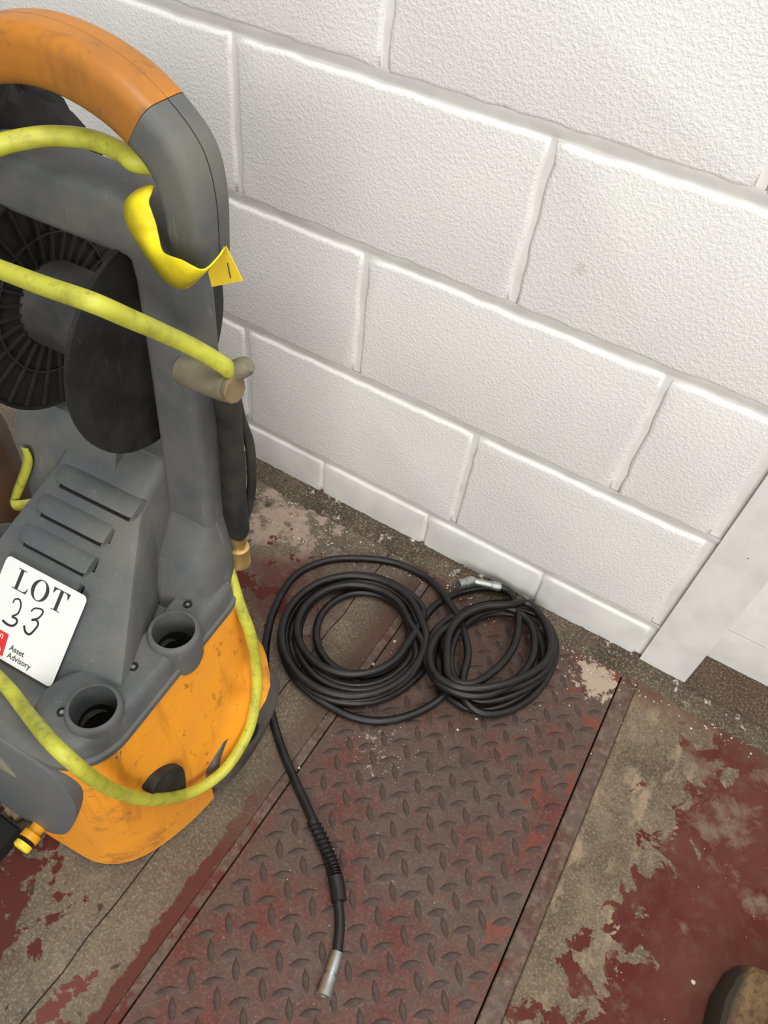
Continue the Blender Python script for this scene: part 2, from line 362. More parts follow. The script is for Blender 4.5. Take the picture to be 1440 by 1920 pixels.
# ---- mortar fillet at the foot of the wall
fi = MB(); nx, ny = 420, 9; vs = []; fs = []
for i in range(nx+1):
    x = -2.2+3.6*i/nx
    wdt = .046+.006*mnoise.noise(V((x*9, 1, 0)))+.004*mnoise.noise(V((x*40, 2, 0)))+(.012 if -.35 < x < -.05 else 0)*abs(mnoise.noise(V((x*30, 5, 0))))
    hh = .014+.004*mnoise.noise(V((x*7, 4, 0)))
    beyond = x > .466
    for j in range(ny+1):
        t = j/ny
        if beyond:                                # worn kerb carrying on across the doorway
            y = -.05+t*.052; z = .007*sin(pi*min(1, t*1.05))**.5 if 0 < t < 1 else -.004
        else: y = -wdt+t*(wdt+.004); z = -.003+(hh+.003)*t**.75
        if 0 < j: z += .0022*mnoise.noise(V((x*60, y*60, 7)))+.0012*mnoise.noise(V((x*160, y*160, 3)))
        vs.append((x, y, z))
for i in range(nx):
    for j in range(ny): a = i*(ny+1)+j; fs.append((a, a+ny+1, a+ny+2, a+1))
fi.add(vs, fs); tag(fi.build('baseboard_back', M_fil, None, 180), kind='structure')

# ================================================================== CHECKER PLATE
PL = empty('checker_plate', (0, 0, 0), 0, 'red painted steel checker plate with raised lugs set in the floor', 'floor plate')
pb = MB(); sec = [(.0074, -1.6), (.3712, -1.6), (.3712, -.043), (.0074, -.043)]
pb.loft([[(x, y, -.016) for x, y in sec], [(x, y, -.0008) for x, y in sec], [(x+(.001 if x < .2 else -.001), y, 0) for x, y in sec]])
pb.sm = [False]*len(pb.sm); pb.build('plate', M_pl, PL)
def lug_mesh(ang):
    mb = MB(); L, W = .0152, .0050; n = 5; rings = []
    for f, h in ((1, 0), (.82, .0010), (.5, .0014)):
        pts = [(-L*f + 2*L*f*k/n, -W*f*sin(pi*k/n)) for k in range(n+1)]+[(L*f-2*L*f*k/n, W*f*sin(pi*k/n)) for k in range(1, n)]
        rings.append([(x*cos(ang)-y*sin(ang), x*sin(ang)+y*cos(ang), h) for x, y in pts])
    mb.loft(rings, False, True); mb.sm = [True]*len(mb.sm); me = mb.mesh('lug'); me.materials.append(M_lug); return me
LM = [lug_mesh(radians(43)), lug_mesh(radians(-50))]
spots = []
for i in range(-1, 10):
    for j in range(-2, 26):
        for q in (0, 1):
            x = .072+.0402*i+(.0172 if q else 0); y = -.0655-.0364*j-(.0115 if q else 0)
            if .018 < x < .361 and -.98 < y < -.05:
                d = (V((x, y, 0))-CAM_C).length; spots.append((d, x, y, q))
spots.sort(); rest = MB()
for k, (d, x, y, q) in enumerate(spots):
    # the paint and wear leave the far lugs almost flat
    s = 1.0 if y < -.34 else max(.35, 1-(y+.34)*2.2)
    if k < 300:
        o = bpy.data.objects.new('lug', LM[q]); COL.objects.link(o); o.parent = PL; o.location = (x+R.uniform(-.0006, .0006), y+R.uniform(-.0006, .0006), -.0001); o.rotation_euler = (0, 0, R.uniform(-.04, .04)); o.scale = (1, 1, s)
    else:
        me = LM[q]; rest.add([(v.co.x+x, v.co.y+y, v.co.z*s-.0001) for v in me.vertices], [tuple(p.vertices) for p in me.polygons])
if rest.v: tag(rest.build('lug', M_lug, PL), kind='stuff')

# ================================================================== HOSE
HR = .0066
def hp(pts): return [onz(u, v, z) for u, v, z in pts]
HOSE = empty('high_pressure_hose', onz(680, 1190), 0, 'long black rubber hose lying in two loose coils on the floor by the wall', 'hose')
def hbuild(mb, name, mat, parent=HOSE):
    mb.v = [tuple(V(p)-HOSE.location) for p in mb.v]; return mb.build(name, mat, parent)
def ell(cx, cy, rx, ry, a0, a1, z0, z1, n=8, tilt=0):
    o = []
    for k in range(n+1):
        a = radians(a0+(a1-a0)*k/n); x, y = rx*cos(a), ry*sin(a); o.append((cx+x*cos(tilt)-y*sin(tilt), cy+x*sin(tilt)+y*cos(tilt), z0+(z1-z0)*k/n))
    return o
hz = .0068
tail = [(632, 1790, hz), (637, 1725, hz), (626, 1650, hz+.001), (596, 1560, hz+.002), (556, 1470, hz), (527, 1400, hz), (507, 1330, hz), (498, 1265, hz),
        (500, 1200, hz), (517, 1137, hz), (553, 1080, hz), (610, 1052, hz), (675, 1047, hz), (745, 1057, hz), (808, 1090, hz+.002), (852, 1145, .026), (872, 1192, .034),
        (877, 1232, .034), (868, 1272, .032), (872, 1312, .026), (905, 1337, .02), (955, 1332, .016), (1004, 1300, .014), (1036, 1248, .012), (1040, 1200, .01), (1016, 1158, .008), (972, 1134, .008), (915, 1133, .008),
        (862, 1152, .008), (826, 1194, .008), (812, 1244, .009), (834, 1298, .01), (885, 1330, .01), (948, 1322, .012), (998, 1285, .014), (1018, 1232, .018), (1002, 1180, .02), (962, 1152, .02), (915, 1153, .02),
        (868, 1176, .018), (842, 1214, .016), (836, 1262, .016), (862, 1302, .018), (912, 1314, .02), (965, 1302, .022), (1012, 1272, .024), (1034, 1238, .027), (1037, 1195, .025), (1020, 1162, .02), (990, 1146, .02), (950, 1143, .023), (900, 1152, .026),
        (862, 1182, .03), (846, 1222, .032), (848, 1262, .034), (872, 1290, .034), (915, 1297, .034), (960, 1290, .033), (1000, 1274, .033), (1026, 1250, .034), (1038, 1216, .03)]
t = MB(); t.tube(crom(hp(tail), 7), HR, 12)
# coil by the wheel: strand from the far coil, round and round, out along the bottom and back to the far coil
c1 = [(968, 1118, .03), (940, 1106, .026), (905, 1102, .02), (862, 1111, .008), (822, 1131, .008), (796, 1160, .009), (786, 1195, .01)]
c1 += ell(667, 1197, 131, 112, 15, 340, .010, .014, 12)
c1 += ell(670, 1190, 110, 96, 15, 335, .016, .020, 12)
c1 += ell(680, 1189, 87, 78, 15, 335, .012, .013, 12)
c1 += ell(671, 1193, 116, 102, 20, 335, .022, .026, 12)
c1 += ell(667, 1198, 140, 120, 20, 335, .014, .024, 12)
c1 += ell(663, 1180, 106, 84, 20, 350, .032, .03, 12)
c1 += ell(662, 1192, 134, 113, 10, 350, .028, .034, 12)
c1 += ell(664, 1196, 134, 115, 365, 540, .030, .010, 7)
t.tube(crom(hp(c1), 5), HR, 12)
c1b = [(556, 1125, .010), (538, 1160, .010), (530, 1200, .011), (536, 1240, .014), (554, 1273, .016), (582, 1300, .013), (622, 1326, .009), (660, 1344, .008), (705, 1352, .008), (750, 1347, .008), (795, 1330, .009), (830, 1305, .014), (846, 1275, .022), (838, 1240, .028), (832, 1205, .03), (852, 1166, .034), (896, 1142, .036), (945, 1138, .036),
       (985, 1158, .036), (1002, 1195, .038), (996, 1240, .04), (962, 1280, .042), (915, 1303, .042), (868, 1302, .042), (828, 1285, .04), (806, 1258, .036), (800, 1225, .03), (812, 1190, .026), (842, 1160, .024), (885, 1148, .022), (935, 1146, .02)]
t.tube(crom(hp(c1b), 7), HR, 12)
c2 = [(932, 1098, .036), (955, 1110, .036), (968, 1135, .036), (972, 1172, .038), (962, 1215, .042), (930, 1255, .046), (885, 1282, .048), (845, 1272, .046), (838, 1235, .044), (842, 1190, .044), (864, 1158, .046), (905, 1138, .048), (955, 1134, .047), (985, 1130, .04), (1012, 1152, .04),
      (1030, 1190, .044), (1028, 1232, .046), (996, 1262, .05), (945, 1283, .052), (888, 1291, .05), (846, 1284, .048), (814, 1262, .044), (806, 1226, .04), (822, 1190, .038), (856, 1166, .036)]
t.tube(crom(hp(c2), 7), HR, 12)
hbuild(t, 'hose_tube', M_rubber)
# ribbed bend restrictor
boot = MB(); bp = crom(hp([(585, 1538, hz+.003), (606, 1580, hz+.004), (624, 1622, hz+.003), (630, 1650, hz+.002), (636, 1690, hz+.002)]), 16); n = len(bp)
rr = []
for k in range(n):
    f = k/(n-1); rr.append(.0082 if f < .06 else (.0087+.0016*(1 if k % 3 == 0 else -.6) if f < .68 else .0104)); 
boot.tube(bp, rr, 14); hbuild(boot, 'bend_restrictor', M_rubber)
def seg(mb, a, b, prof, n=16):
    a, b = V(a), V(b); L = (b-a).length; return mb.lathe(a, b-a, [(t*L, r) for t, r in prof], n)
f = MB(); a, b = onz(633, 1785, hz), onz(607, 1868, .0085)
seg(f, a, b, [(0, .0078), (.02, .0082), (.45, .0086), (.47, .0075), (.55, .0075), (.56, .0094), (.9, .0098), (1, .0112), (1.0, .0075), (.8, .0075)], 18)
fo = hbuild(f, 'end_coupling', M_steel)
g = MB(); seg(g, a+(b-a)*.8, a+(b-a)*.97, [(0, .0072), (.6, .0072), (1, .0045)], 16); hbuild(g, 'coupling_insert', M_brass, fo); g = bpy.data.objects[-1] if False else None
f = MB(); e0, e1, e2 = onz(938, 1101, .037), onz(885, 1089, .043), onz(860, 1096, .046)
seg(f, e0, e0+(e1-e0)*1.0, [(0, .0078), (.12, .0085), (.3, .0078), (.32, .0066), (1, .0062)], 18)
seg(f, e1+(e1-e2)*.2, e2, [(0, .006), (.15, .0088), (.55, .0094), (.6, .0075), (.75, .0088), (1, .0082), (1, .004), (.7, .004)], 18)
hbuild(f, 'elbow_coupling', M_steel)

# ================================================================== PRESSURE WASHER
PW = empty('pressure_washer', ORG, TH, 'orange and grey upright pressure washer with arched handle, hose reel and white lot sticker', 'pressure washer')
CX = -.1
def plan(z, zt=.355, grow=0.0):
    """outline of the base at height z, from the middle of the back round the right side; local coordinates"""
    f = max(0, min(1, z/zt)); hw = .136; yf = -.253+.004*f; ry = .135-.075*f; rx = .090-.035*f
    P = [(CX+hw-.045, .050), (CX+hw-.03, .037), (CX+hw-.012, .017), (CX+hw-.003, .004), (CX+hw, -.012)]
    for k in range(1, 9): P.append((CX+hw, -.012+(yf+ry+.012)*k/8))
    for k in range(1, 11):
        a = radians(90*k/10); P.append((CX+hw-rx+rx*cos(a), yf+ry-ry*sin(a)))
    out = []
    for x, y in P:
        g = .45+.55*max(0, min(1, (y+.17)/.09)); q = max(0, min(1, (.355-z)/.17)); out.append((x+.022*q*g*(1 if x > CX+hw-rx-.001 else 0)*min(1, (x-CX)/.09), y))
    Q = [(2*CX-x, y) for x, y in out[::-1]]
    return out+[(CX, yf-.001)]+Q
def zlow(x, y):
    if y > -.100: return .092+(min(y, .0)+.100)/.100*.094
    if y > -.108: return .010+(y+.108)/.008*.082
    return .010
base = MB(); N = len(plan(0)); rows = []
for k in range(25):
    f = (k/24)**1.15; ring = []
    for j in range(N):
        x0, y0 = plan(.02)[j]; zl = zlow(x0, y0); z = zl+(.355-zl)*f; x, y = plan(z)[j]
        if y > -.10: x += (1 if x > CX else -1)*.026*min(1, .3+.7*(y+.10)/.08)*max(0, 1-(z-zl)/.06)**1.5     # flared wheel-arch lip
        ring.append((x, y, z))
    rows.append(ring)
inner = []
for k in range(24, -1, -1):
    inner.append([(x+(.004 if x < CX else -.004), y+(.004 if y < -.1 else -.004), z) for x, y, z in rows[k]])
base.loft(rows+inner, False, False)
base.build('base_housing', M_orange, PW, 50)
# fold below the holders: slightly proud side swelling
ch = MB(); ch.loft([[(p[0]*.80+CX*.20, p[1]*.86-.012, z) for p in plan(.3)] for z in (.012, .15)]); ch.build('chassis', M_deep, PW)
# grey cover: platform + holder sockets + pillars + hood, merged; sockets bored
cv = MB()
def off(P, d, sx=CX, sy=-.1): return [(x+(-d if x > sx else d), y+(-d if y > sy else d)) for x, y in P]
pl_ = plan(.355)
cv.loft([[(x, y, .345) for x, y in off(pl_, -.0022)], [(x, y, .353) for x, y in off(pl_, -.0022)], [(x, y, .3555) for x, y in off(pl_, .000)], [(x, y, .3585) for x, y in off(pl_, .004)]])
nr = len(pl_)//2; rail = [p for p in pl_[3:nr-4]]
inn = [(-.040, -.238), (-.052, -.222), (-.056, -.200), (-.050, -.176), (-.034, -.158), (-.020, -.135), (-.014, -.09), (-.016, -.04), (-.02, .0), (-.02, .012)]
RO = [(x, y, 0) for x, y in rail]+[(x, y, 1) for x, y in inn]
def rl(d, sgn): return [((x-(d if not k else -d*.8)) if sgn > 0 else 2*CX-(x-(d if not k else -d*.8)), y+(d if (y < -.2) else 0)) for x, y, k in RO]
for sgn in (1, -1):
    cv.loft([[(x, y, .35) for x, y in rl(0.0, sgn)], [(x, y, .374) for x, y in rl(.002, sgn)], [(x, y, .3805) for x, y in rl(.005, sgn)], [(x, y, .383) for x, y in rl(.009, sgn)]])
HO = [(.0185, -.084), (.006, -.1935)]
HO2 = [(2*CX-x, y) for x, y in HO]
for hx, hy in HO+HO2:
    cv.lathe((hx, hy, 0), (0, 0, 1), [(.335, .0255), (.345, .028), (.386, .0285), (.3905, .0268), (.3915, .0255)], 32)
def ring_e(cx, cy, rx, ry, z, n=28, p=2.4):
    o = []
    for k in range(n):
        a = 2*pi*k/n; c_, s_ = cos(a), sin(a); o.append((cx+rx*abs(c_)**(2/p)*(1 if c_ > 0 else -1), cy+ry*abs(s_)**(2/p)*(1 if s_ > 0 else -1), z))
    return o
for sgn in (1, -1):
    g = lambda x: x if sgn == 1 else 2*CX-x
    cv.loft([ring_e(g(-.026), -.004, .052, .046, .36), ring_e(g(-.022), .000, .048, .046, .385), ring_e(g(-.020), .008, .041, .042, .415), ring_e(g(-.018), .019, .0335, .0345, .445, 28, 3), ring_e(g(-.018), .026, .0288, .0292, .464, 28, 4.5), ring_e(g(-.018), .028, .0262, .0262, .476, 28, 5)])
# hood with the sloped front
def hoodx(z): return .056+max(0, (.508-z))*.46
prof = [(-.2085, .341), (-.190, .3588), (-.16, .3873), (-.13, .4158), (-.10, .4443), (-.07, .4728), (-.045, .4965), (-.032, .5075), (-.020, .516), (.0, .527), (.03, .537), (.058, .545)]
HR_ = []
for y, z in prof:
    hw = hoodx(z); zz = min(z-.012, .368) if z-.012 > .33 else .33
    HR_.append([(CX+q[0], y, q[1]) for q in ((-hw-.006, zz), (-hw-.002, z-.011), (-hw+.001, z-.004), (-hw+.007, z), (hw-.007, z), (hw-.001, z-.004), (hw+.002, z-.011), (hw+.006, zz))])
cv.loft(HR_)
# rear shell linking the two pillars under the reel
cv.loft([[(-.185, .01, z), (-.015, .01, z), (-.015, .07, z), (-.185, .07, z)] for z in (.36, .52, .535)], smooth=False)
cv.loft([[(x0, y0, z), (-.09, y0, z), (-.09, .06, z), (x0, .06, z)] for z, x0, y0 in ((.36, -.226, -.03), (.50, -.224, -.022), (.545, -.220, -.006), (.552, -.214, .0))], smooth=False)
cover = cv.build('top_cover', M_grey, PW, 40)
cut = MB()
for hx, hy in HO+HO2: cut.lathe((hx, hy, 0), (0, 0, 1), [(.30, .0225), (.40, .0228)], 32)
vy = []
for px, py in ((207, 1000), (178, 1054), (151, 1105)):
    p = SP(px, py); cut.box((p.x-.004, p.y-.0075, p.z-.02), (p.x+.004, p.y+.004, p.z+.02))
cutter = cut.build('cutter', M_deep, PW)
bo = cover.modifiers.new('b', 'BOOLEAN'); bo.object = cutter; bo.operation = 'DIFFERENCE'; bo.solver = 'EXACT'; bo.use_self = True
bpy.context.view_layer.update()
me2 = bpy.data.meshes.new_from_object(cover.evaluated_get(bpy.context.evaluated_depsgraph_get()))
cover.modifiers.clear(); cover.data = me2; bpy.data.objects.remove(cutter)
cover.data.set_sharp_from_angle(angle=radians(40))
for hx, hy in HO:
    mb = MB(); ax9 = V((.16, -.06 if hy < -.15 else 0, 1)); mb.lathe(V((hx-.001, hy, .353))-ax9.normalized()*.13, ax9, [(0, .018), (.13, .0215), (.13, .0205), (.003, .017)], 28, True, False); mb.build('holder_tube', M_deep, PW)
    mb = MB(); mb.box((hx-.012, hy-.010, .235), (hx+.002, hy+.004, .275)); mb.build('holder_stop', M_orange, PW)
# louvers, with near-black strips put in for the shade of the vent slots
lou = [((110, 870), (272, 930), (262, 958)), ((97, 912), (215, 985), (200, 1012)), ((66, 966), (185, 1046), (172, 1072)), ((38, 1020), (158, 1098), (146, 1122))]
for k in range(4):
    y0 = [-.0365, -.063, -.0895, -.1145][k]; x0 = [-.150, -.158, -.164, -.168][k]; x1 = [-.044, -.0635, -.069, -.0735][k]
    o = V((0, y0, .43+.95*(y0+.115)))
    def pt(x, d, h): q = o+SD*d+SN*h; return (x, q.y, q.z)
    pr = [(-.010, -.004), (-.0075, .0012), (-.002, .0045), (.004, .0072), (.0095, .0088), (.0118, .0082), (.0124, .006), (.0105, -.004)]
    mb = MB(); mb.loft([[pt(x0-.004, d*.5, -.004) for d, h in pr], [pt(x0+.006, d*.9, h*.75 if h > 0 else h) for d, h in pr], [pt(x0+.02, d, h) for d, h in pr], [pt(x1-.004, d, h) for d, h in pr], [pt(x1, d*.9, h*.8 if h > 0 else h) for d, h in pr], [pt(x1+.001, d*.8, -.004) for d, h in pr]])
    mb.build('louver', M_grey, PW, 50)
    if k < 3:
        mb = MB(); pr = [(.0112, .0009), (.0172, .0009), (.0172, -.002), (.0112, -.002)]
        mb.loft([[pt(x, d, h) for d, h in pr] for x in (x0+.01, x1-.006)], smooth=False); mb.build('vent_slot_shade', M_deep, PW)
# scoop under the right pillar, recessed look: shallow dark-edged dish
sc = MB()
# screws on the platform
for px, py in ((352, 1133), (250, 1250), (116, 1335)):
    p = LP(px, py, 2, .3835); mb = MB(); mb.lathe((p.x, p.y, .3825), (0, 0, 1), [(0, .0052), (.0018, .0050), (.0018, .0036), (.0006, .0034)], 16)
    s = mb.build('screw', M_black, PW); mb = MB(); mb.lathe((p.x, p.y, .3829), (0, 0, 1), [(0, .0026), (.0008, .0024)], 6); mb.build('screw_head', M_steel, s)
# front panel (grey) and rating plate
def frontpoly(P, y0, y1, name, mat, bev=.0015):
    c = sum((V((x, 0, z)) for x, z in P), V())/len(P)
    ins = [(x+(c.x-x)*.03, z+(c.z-z)*.03) for x, z in P]
    mb = MB(); mb.loft([[(x, y0, z) for x, z in P], [(x, y1+bev, z) for x, z in P], [(x, y1, z) for x, z in ins]]); return mb.build(name, mat, PW, 30)
pp = crom([(V((-.190, 0, .344))), V((-.12, 0, .352)), V((-.05, 0, .352)), V((-.012, 0, .343)), V((.004, 0, .322)), V((.008, 0, .285)), V((-.004, 0, .23)), V((-.03, 0, .155)), V((-.06, 0, .085)), V((-.095, 0, .04)), V((-.135, 0, .022)), V((-.175, 0, .03)), V((-.196, 0, .08)), V((-.2, 0, .2))], 4, True)
frontpoly([(p.x, p.z) for p in pp], -.235, -.2555, 'front_panel', M_grey2)
q = [LP(u, v, 1, -.257) for u, v in ((0, 1434), (22, 1440), (31, 1462), (0, 1448))]
a = [(-.19, .215), (-.095, .215), (-.078, .175), (-.19, .175)]
q0 = LP(28, 1455, 1, -.257); frontpoly([(q0.x-.12, q0.z-.004), (q0.x, q0.z-.004), (q0.x-.008, q0.z+.038), (q0.x-.12, q0.z+.038)], -.2545, -.2575, 'rating_plate', M_plate, .0005)
# oval dark plate on the right face, coloured for the finger recess's shade
def sidepoly(PX, x0, x1, name, mat):
    P = [LP(u, v, 0, x1) for u, v in PX]; P = crom(P, 4, True); c = sum(P, V())/len(P); mb = MB()
    mb.loft([[(x0, p.y, p.z) for p in P], [(x1, p.y, p.z) for p in P], [(x1-.003, p.y+(c.y-p.y)*.18, p.z+(c.z-p.z)*.18) for p in P]]); return mb.build(name, mat, PW, 30)
sidepoly([(288, 1493), (294, 1470), (310, 1450), (332, 1437), (343, 1440), (348, 1460), (347, 1484), (325, 1493)], .020, .0535, 'finger_recess_shade', M_gun)
# water inlet
p = LP(75, 1543, 1, -.252); mb = MB(); o = V((p.x, -.245, .040))
mb.lathe(o, (0, -1, 0), [(0, .0115), (.010, .0115), (.011, .0095), (.02, .0095), (.021, .013), (.030, .013)], 20); IN = mb.build('water_inlet', M_inlet, PW)
mb = MB(); mb.lathe(o+V((0, -.030, 0)), (0, -1, 0), [(0, .0105), (.005, .0105)], 20); mb.build('o_ring', M_deep, IN)
mb = MB(); mb.lathe(o+V((0, -.035, 0)), (0, -1, 0), [(0, .012), (.006, .012), (.008, .0095)], 20); mb.build('inlet_cap', M_cap, IN)
# wheels
for sx, nm in ((1, 'wheel'), (-1, 'wheel')):
    mb = MB(); cx = CX+sx*.1525; ax = (sx, 0, 0)
    mb.lathe((cx, -.028, .0865), ax, [(-.020, .02), (-.020, .078), (-.014, .0855), (.004, .0865), (.010, .084), (.0125, .079), (.011, .070), (.0115, .045), (.015, .03), (.015, .0)], 48, True, False)
    W_ = mb.build('wheel', M_wheel, PW); mb = MB(); mb.lathe((cx+sx*.013, -.028, .0865), ax, [(0, .016), (.006, .015), (.008, .010)], 20); mb.build('hub_cap', M_black, W_)
mb = MB(); mb.lathe((CX-.15, -.028, .0865), (1, 0, 0), [(0, .008), (.3, .008)], 12); mb.build('axle', M_steel, PW)
# frame: two columns joined by the crossbar
FR = MB(); sec = rrect(1, 1, .36, 4)
YC = .028; xr, xl = -.018, 2*CX-.008
path = [(xr, YC, .4665), (xr, YC, .55), (xr, YC, .65), (xr, YC, .745)]
path += [(xr-.03*(1-cos(a)), YC, .757+.030*sin(a)) for a in (radians(d) for d in (20, 45, 70))]
path += [(xr-.04, YC, .789), (CX, YC, .789), (xl+.04, YC, .789)]
path += [(xl+.03*(1-cos(a)), YC, .757+.030*sin(a)) for a in (radians(d) for d in (70, 45, 20))]
path += [(xl, YC, .745), (xl, YC, .65), (xl, YC, .55), (xl, YC, .4665)]
rad = [.0284, .0258, .0243, .0238]+[.0245]*3+[.0262]*3+[.0245]*3+[.0238, .0243, .0258, .0284]
FR.tube(path, rad, up=(0, 1, 0), sec=sec); FR.build('frame', M_grey, PW, 30)
# handle: two grey sleeves and the orange arched grip
HY = .012; hp_ = [(.0235, .775), (.0235, .80), (.0225, .832), (.0155, .857), (-.004, .8755), (-.028, .8885), (-.060, .8965), (-.095, .8975), (-.130, .8905), (-.165, .876), (-.195, .852), (-.212, .815), (-.215, .772)]
full = crom([(x, HY, z) for x, z in hp_], 6); hsec = rrect(1.0, .86, .5, 5)
i0, i1 = 24, 62
def hr(i):
    f = min(i, 72-i)/18; return .0190+.0038*min(1, f)
grey1 = MB(); grey1.tube(full[:i0+1], [hr(i) for i in range(i0+1)], up=(0, 1, 0), sec=hsec); grey1.build('handle_sleeve', M_grey, PW, 30)
grey2 = MB(); grey2.tube(full[i1:], [hr(i) for i in range(i1, len(full))], up=(0, 1, 0), sec=hsec); grey2.build('handle_sleeve', M_grey, PW, 30)
gr = MB(); gr.tube(full[i0:i1+1], [hr(i)*1.0+.0004 for i in range(i0, i1+1)], up=(0, 1, 0), sec=hsec); tag(gr.build('grip', M_grip, PW, 30), 'worn orange grip')
seam = MB(); seam.tube([p+V((0, 0, 0))+( (full[min(i+1, len(full)-1)]-full[max(i-1, 0)]).normalized().cross(V((.0, -1, 0)))*(hr(i)*.86+.0001)+V((0, 0, 0))) for i, p in enumerate(full)][2:-2], .00032, 6); seam.build('seam_line', M_deep, PW)
# hose reel
RY, RZ, RR = .026, .665, .106
reel = MB(); reel.lathe((-.048, RY, RZ), (-1, 0, 0), [(.0, .012), (.0, RR-.01), (.001, RR), (.0055, RR), (.0065, RR-.004), (.0065, .03)], 72, True, True); reel.build('reel_flange', M_black, PW)
hub = MB(); hub.lathe((-.054, RY, RZ), (-1, 0, 0), [(0, .041), (.112, .041)], 40); hub.build('reel_hub', M_hub, PW)
rf = MB(); rf.lathe((-.166, RY, RZ), (-1, 0, 0), [(0, .04), (0, RR-.003), (-.003, RR-.002), (-.003, RR+.001), (.006, RR+.001), (.006, .03)], 72); RF = rf.build('reel_flange', M_flange, PW)
for k in range(28):
    a = 2*pi*k/28; mb = MB(); c_, s_ = cos(a), sin(a); tx, tz = -s_, c_
    P = []
    for rr_, w_ in ((.042, .0011), (RR-.003, .0014)):
        for sg in (1, -1):
            for xx in (-.1655, -.1625): P.append((xx, RY+c_*rr_+tx*w_*sg, RZ+s_*rr_+tz*w_*sg))
    mb.add(P, [(0, 1, 3, 2), (4, 6, 7, 5), (0, 2, 6, 4), (1, 5, 7, 3), (0, 4, 5, 1), (2, 3, 7, 6)], False); mb.build('rib', M_flange, RF)
mb = MB(); mb.lathe((-.1645, RY, RZ), (1, 0, 0), [(0, .068), (.0022, .068), (.0022, .0665), (0, .0665)], 60, False, False); mb.build('rib_ring', M_black, RF)
ax_ = MB(); ax_.lathe((CX-.09, RY, RZ), (1, 0, 0), [(0, .01), (.18, .01)], 16); ax_.build('reel_axle', M_deep, PW)
# cord hook: stub out of the column with a second prong and a tan cap
hk = MB(); A0, A1 = V((0.002, .004, .674)), V((.056, -.006, .685))
hk.lathe(A0, A1-A0, [(0, .0140), (.012, .0140), (.05, .0130), ((A1-A0).length, .0125)], 24)
B0, B1 = V((.034, .0, .680)), V((.066, .004, .706)); hk.lathe(B0, B1-B0, [(0, .010), (.034, .0088), ((B1-B0).length, .0082), ((B1-B0).length+.004, .0055)], 22)
HK = hk.build('cord_hook', M_hook, PW); mb = MB(); mb.lathe(A1, A1-A0, [(0, .0108), (.0015, .0122), (.005, .0122), (.006, .011)], 10); tag(mb.build('hook_cap', M_bolt, HK), 'tan hook cap')
# seams on the cover
for pts in (((150, 828), (200, 860), (260, 900), (300, 935)),):
    P = [LP(u, v, 1, .0) for u, v in pts]
# sticker
LIFT = .0088
def SPL(u, v):
    d = RL @ ray(u, v); t = ((.43+LIFT*1.3793+.95*(CL.y+.115))-CL.z)/(d.z-.95*d.y); return CL+d*t
S_TL, S_TR, S_BR = SPL(15, 1040), SPL(165, 1120), SPL(95, 1290)
SX0, SX1 = -.1685, -.0585
def ST(u, v, h=.0): return S_TL+(S_TR-S_TL)*(u/SW)+(S_BR-S_TR)*(v/SH)+SN*h
def STI(px, py):
    q = SPL(px, py)-S_TL; U, W_ = S_TR-S_TL, S_BR-S_TR; return (q.dot(U)/U.length_squared*SW, q.dot(W_)/W_.length_squared*SH)
SW, SH = SX1-SX0, .105
st = MB(); o2 = [(SW/2+x, SH/2+y) for x, y in rrect(SW/2, SH/2, .006, 5)]
st.loft([[ST(u, v, -.0004) for u, v in o2], [ST(u, v, 0) for u, v in o2]], smooth=False); STK = st.build('lot_sticker', M_white, PW); tag(STK, 'white sticker reading LOT 33')
def glyph(polys, u0, v0, s, mat, name, sx=1.0):
    mb = MB()
    for P in polys: mb.loft([[ST(u0+x*s*sx, v0-y*s, .0001) for x, y in P], [ST(u0+x*s*sx, v0-y*s, .0003) for x, y in P]], smooth=False)
    return mb.build(name, mat, STK)
bx = lambda a, b, c, d: [(a, b), (c, b), (c, d), (a, d)]
Lg = [bx(.0, 0, .42, .035), bx(.13, .03, .29, .97), bx(.0, .965, .42, 1), [(.25, 0), (.72, 0), (.76, .28), (.735, .28), (.66, .1), (.56, .04), (.25, .035)]]
def Og(x0):
    n = 40; W_, Hh = .43, .515; out = []
    for k in range(n):
        a, b = 2*pi*k/n, 2*pi*(k+1)/n; out.append([(x0+W_+W_*cos(a), .5+Hh*sin(a)), (x0+W_+W_*cos(b), .5+Hh*sin(b)), (x0+W_+(W_-.17)*cos(b), .5+(Hh-.035)*sin(b)), (x0+W_+(W_-.17)*cos(a), .5+(Hh-.035)*sin(a))])
    return out
Tg = lambda x0: [bx(x0+.33, .03, x0+.49, .97), bx(x0+.2, 0, x0+.62, .035), [(x0, 1), (x0+.03, .72), (x0+.055, .72), (x0+.12, .9), (x0+.2, .96), (x0+.33, .965), (x0+.33, 1)], [(x0+.82, 1), (x0+.79, .72), (x0+.765, .72), (x0+.7, .9), (x0+.62, .96), (x0+.49, .965), (x0+.49, 1)], bx(x0+.3, .965, x0+.55, 1)]
lt0 = STI(22, 1101); lt1 = STI(37.5, 1065); lt2 = STI(133, 1116)
glyph(Lg+Og(.86)+Tg(1.84), lt0[0], lt0[1], lt0[1]-lt1[1], M_ink, 'printed_lettering', (lt2[0]-lt0[0])/(2.66*(lt0[1]-lt1[1])))
def stroke(pts, r):
    mb = MB(); P = crom([V((*STI(u/6.4, 1000+v/6.4), 0)) for u, v in pts], 5)
    for i in range(len(P)-1):
        a, b = P[i], P[i+1]; d = (b-a).normalized(); n = V((-d.y, d.x, 0))*r*(.7+.5*i/len(P)); a = a-d*r*.4; b = b+d*r*.4
        mb.loft([[ST(q.x, q.y, h) for q in (a+n, b+n, b-n, a-n)] for h in (.0001, .0003)], smooth=False)
    return mb
s1 = stroke([(160, 830), (185, 792), (240, 800), (252, 880), (215, 965), (150, 1000), (200, 1030), (200, 1080), (150, 1112), (85, 1090), (35, 1045)], .0011)
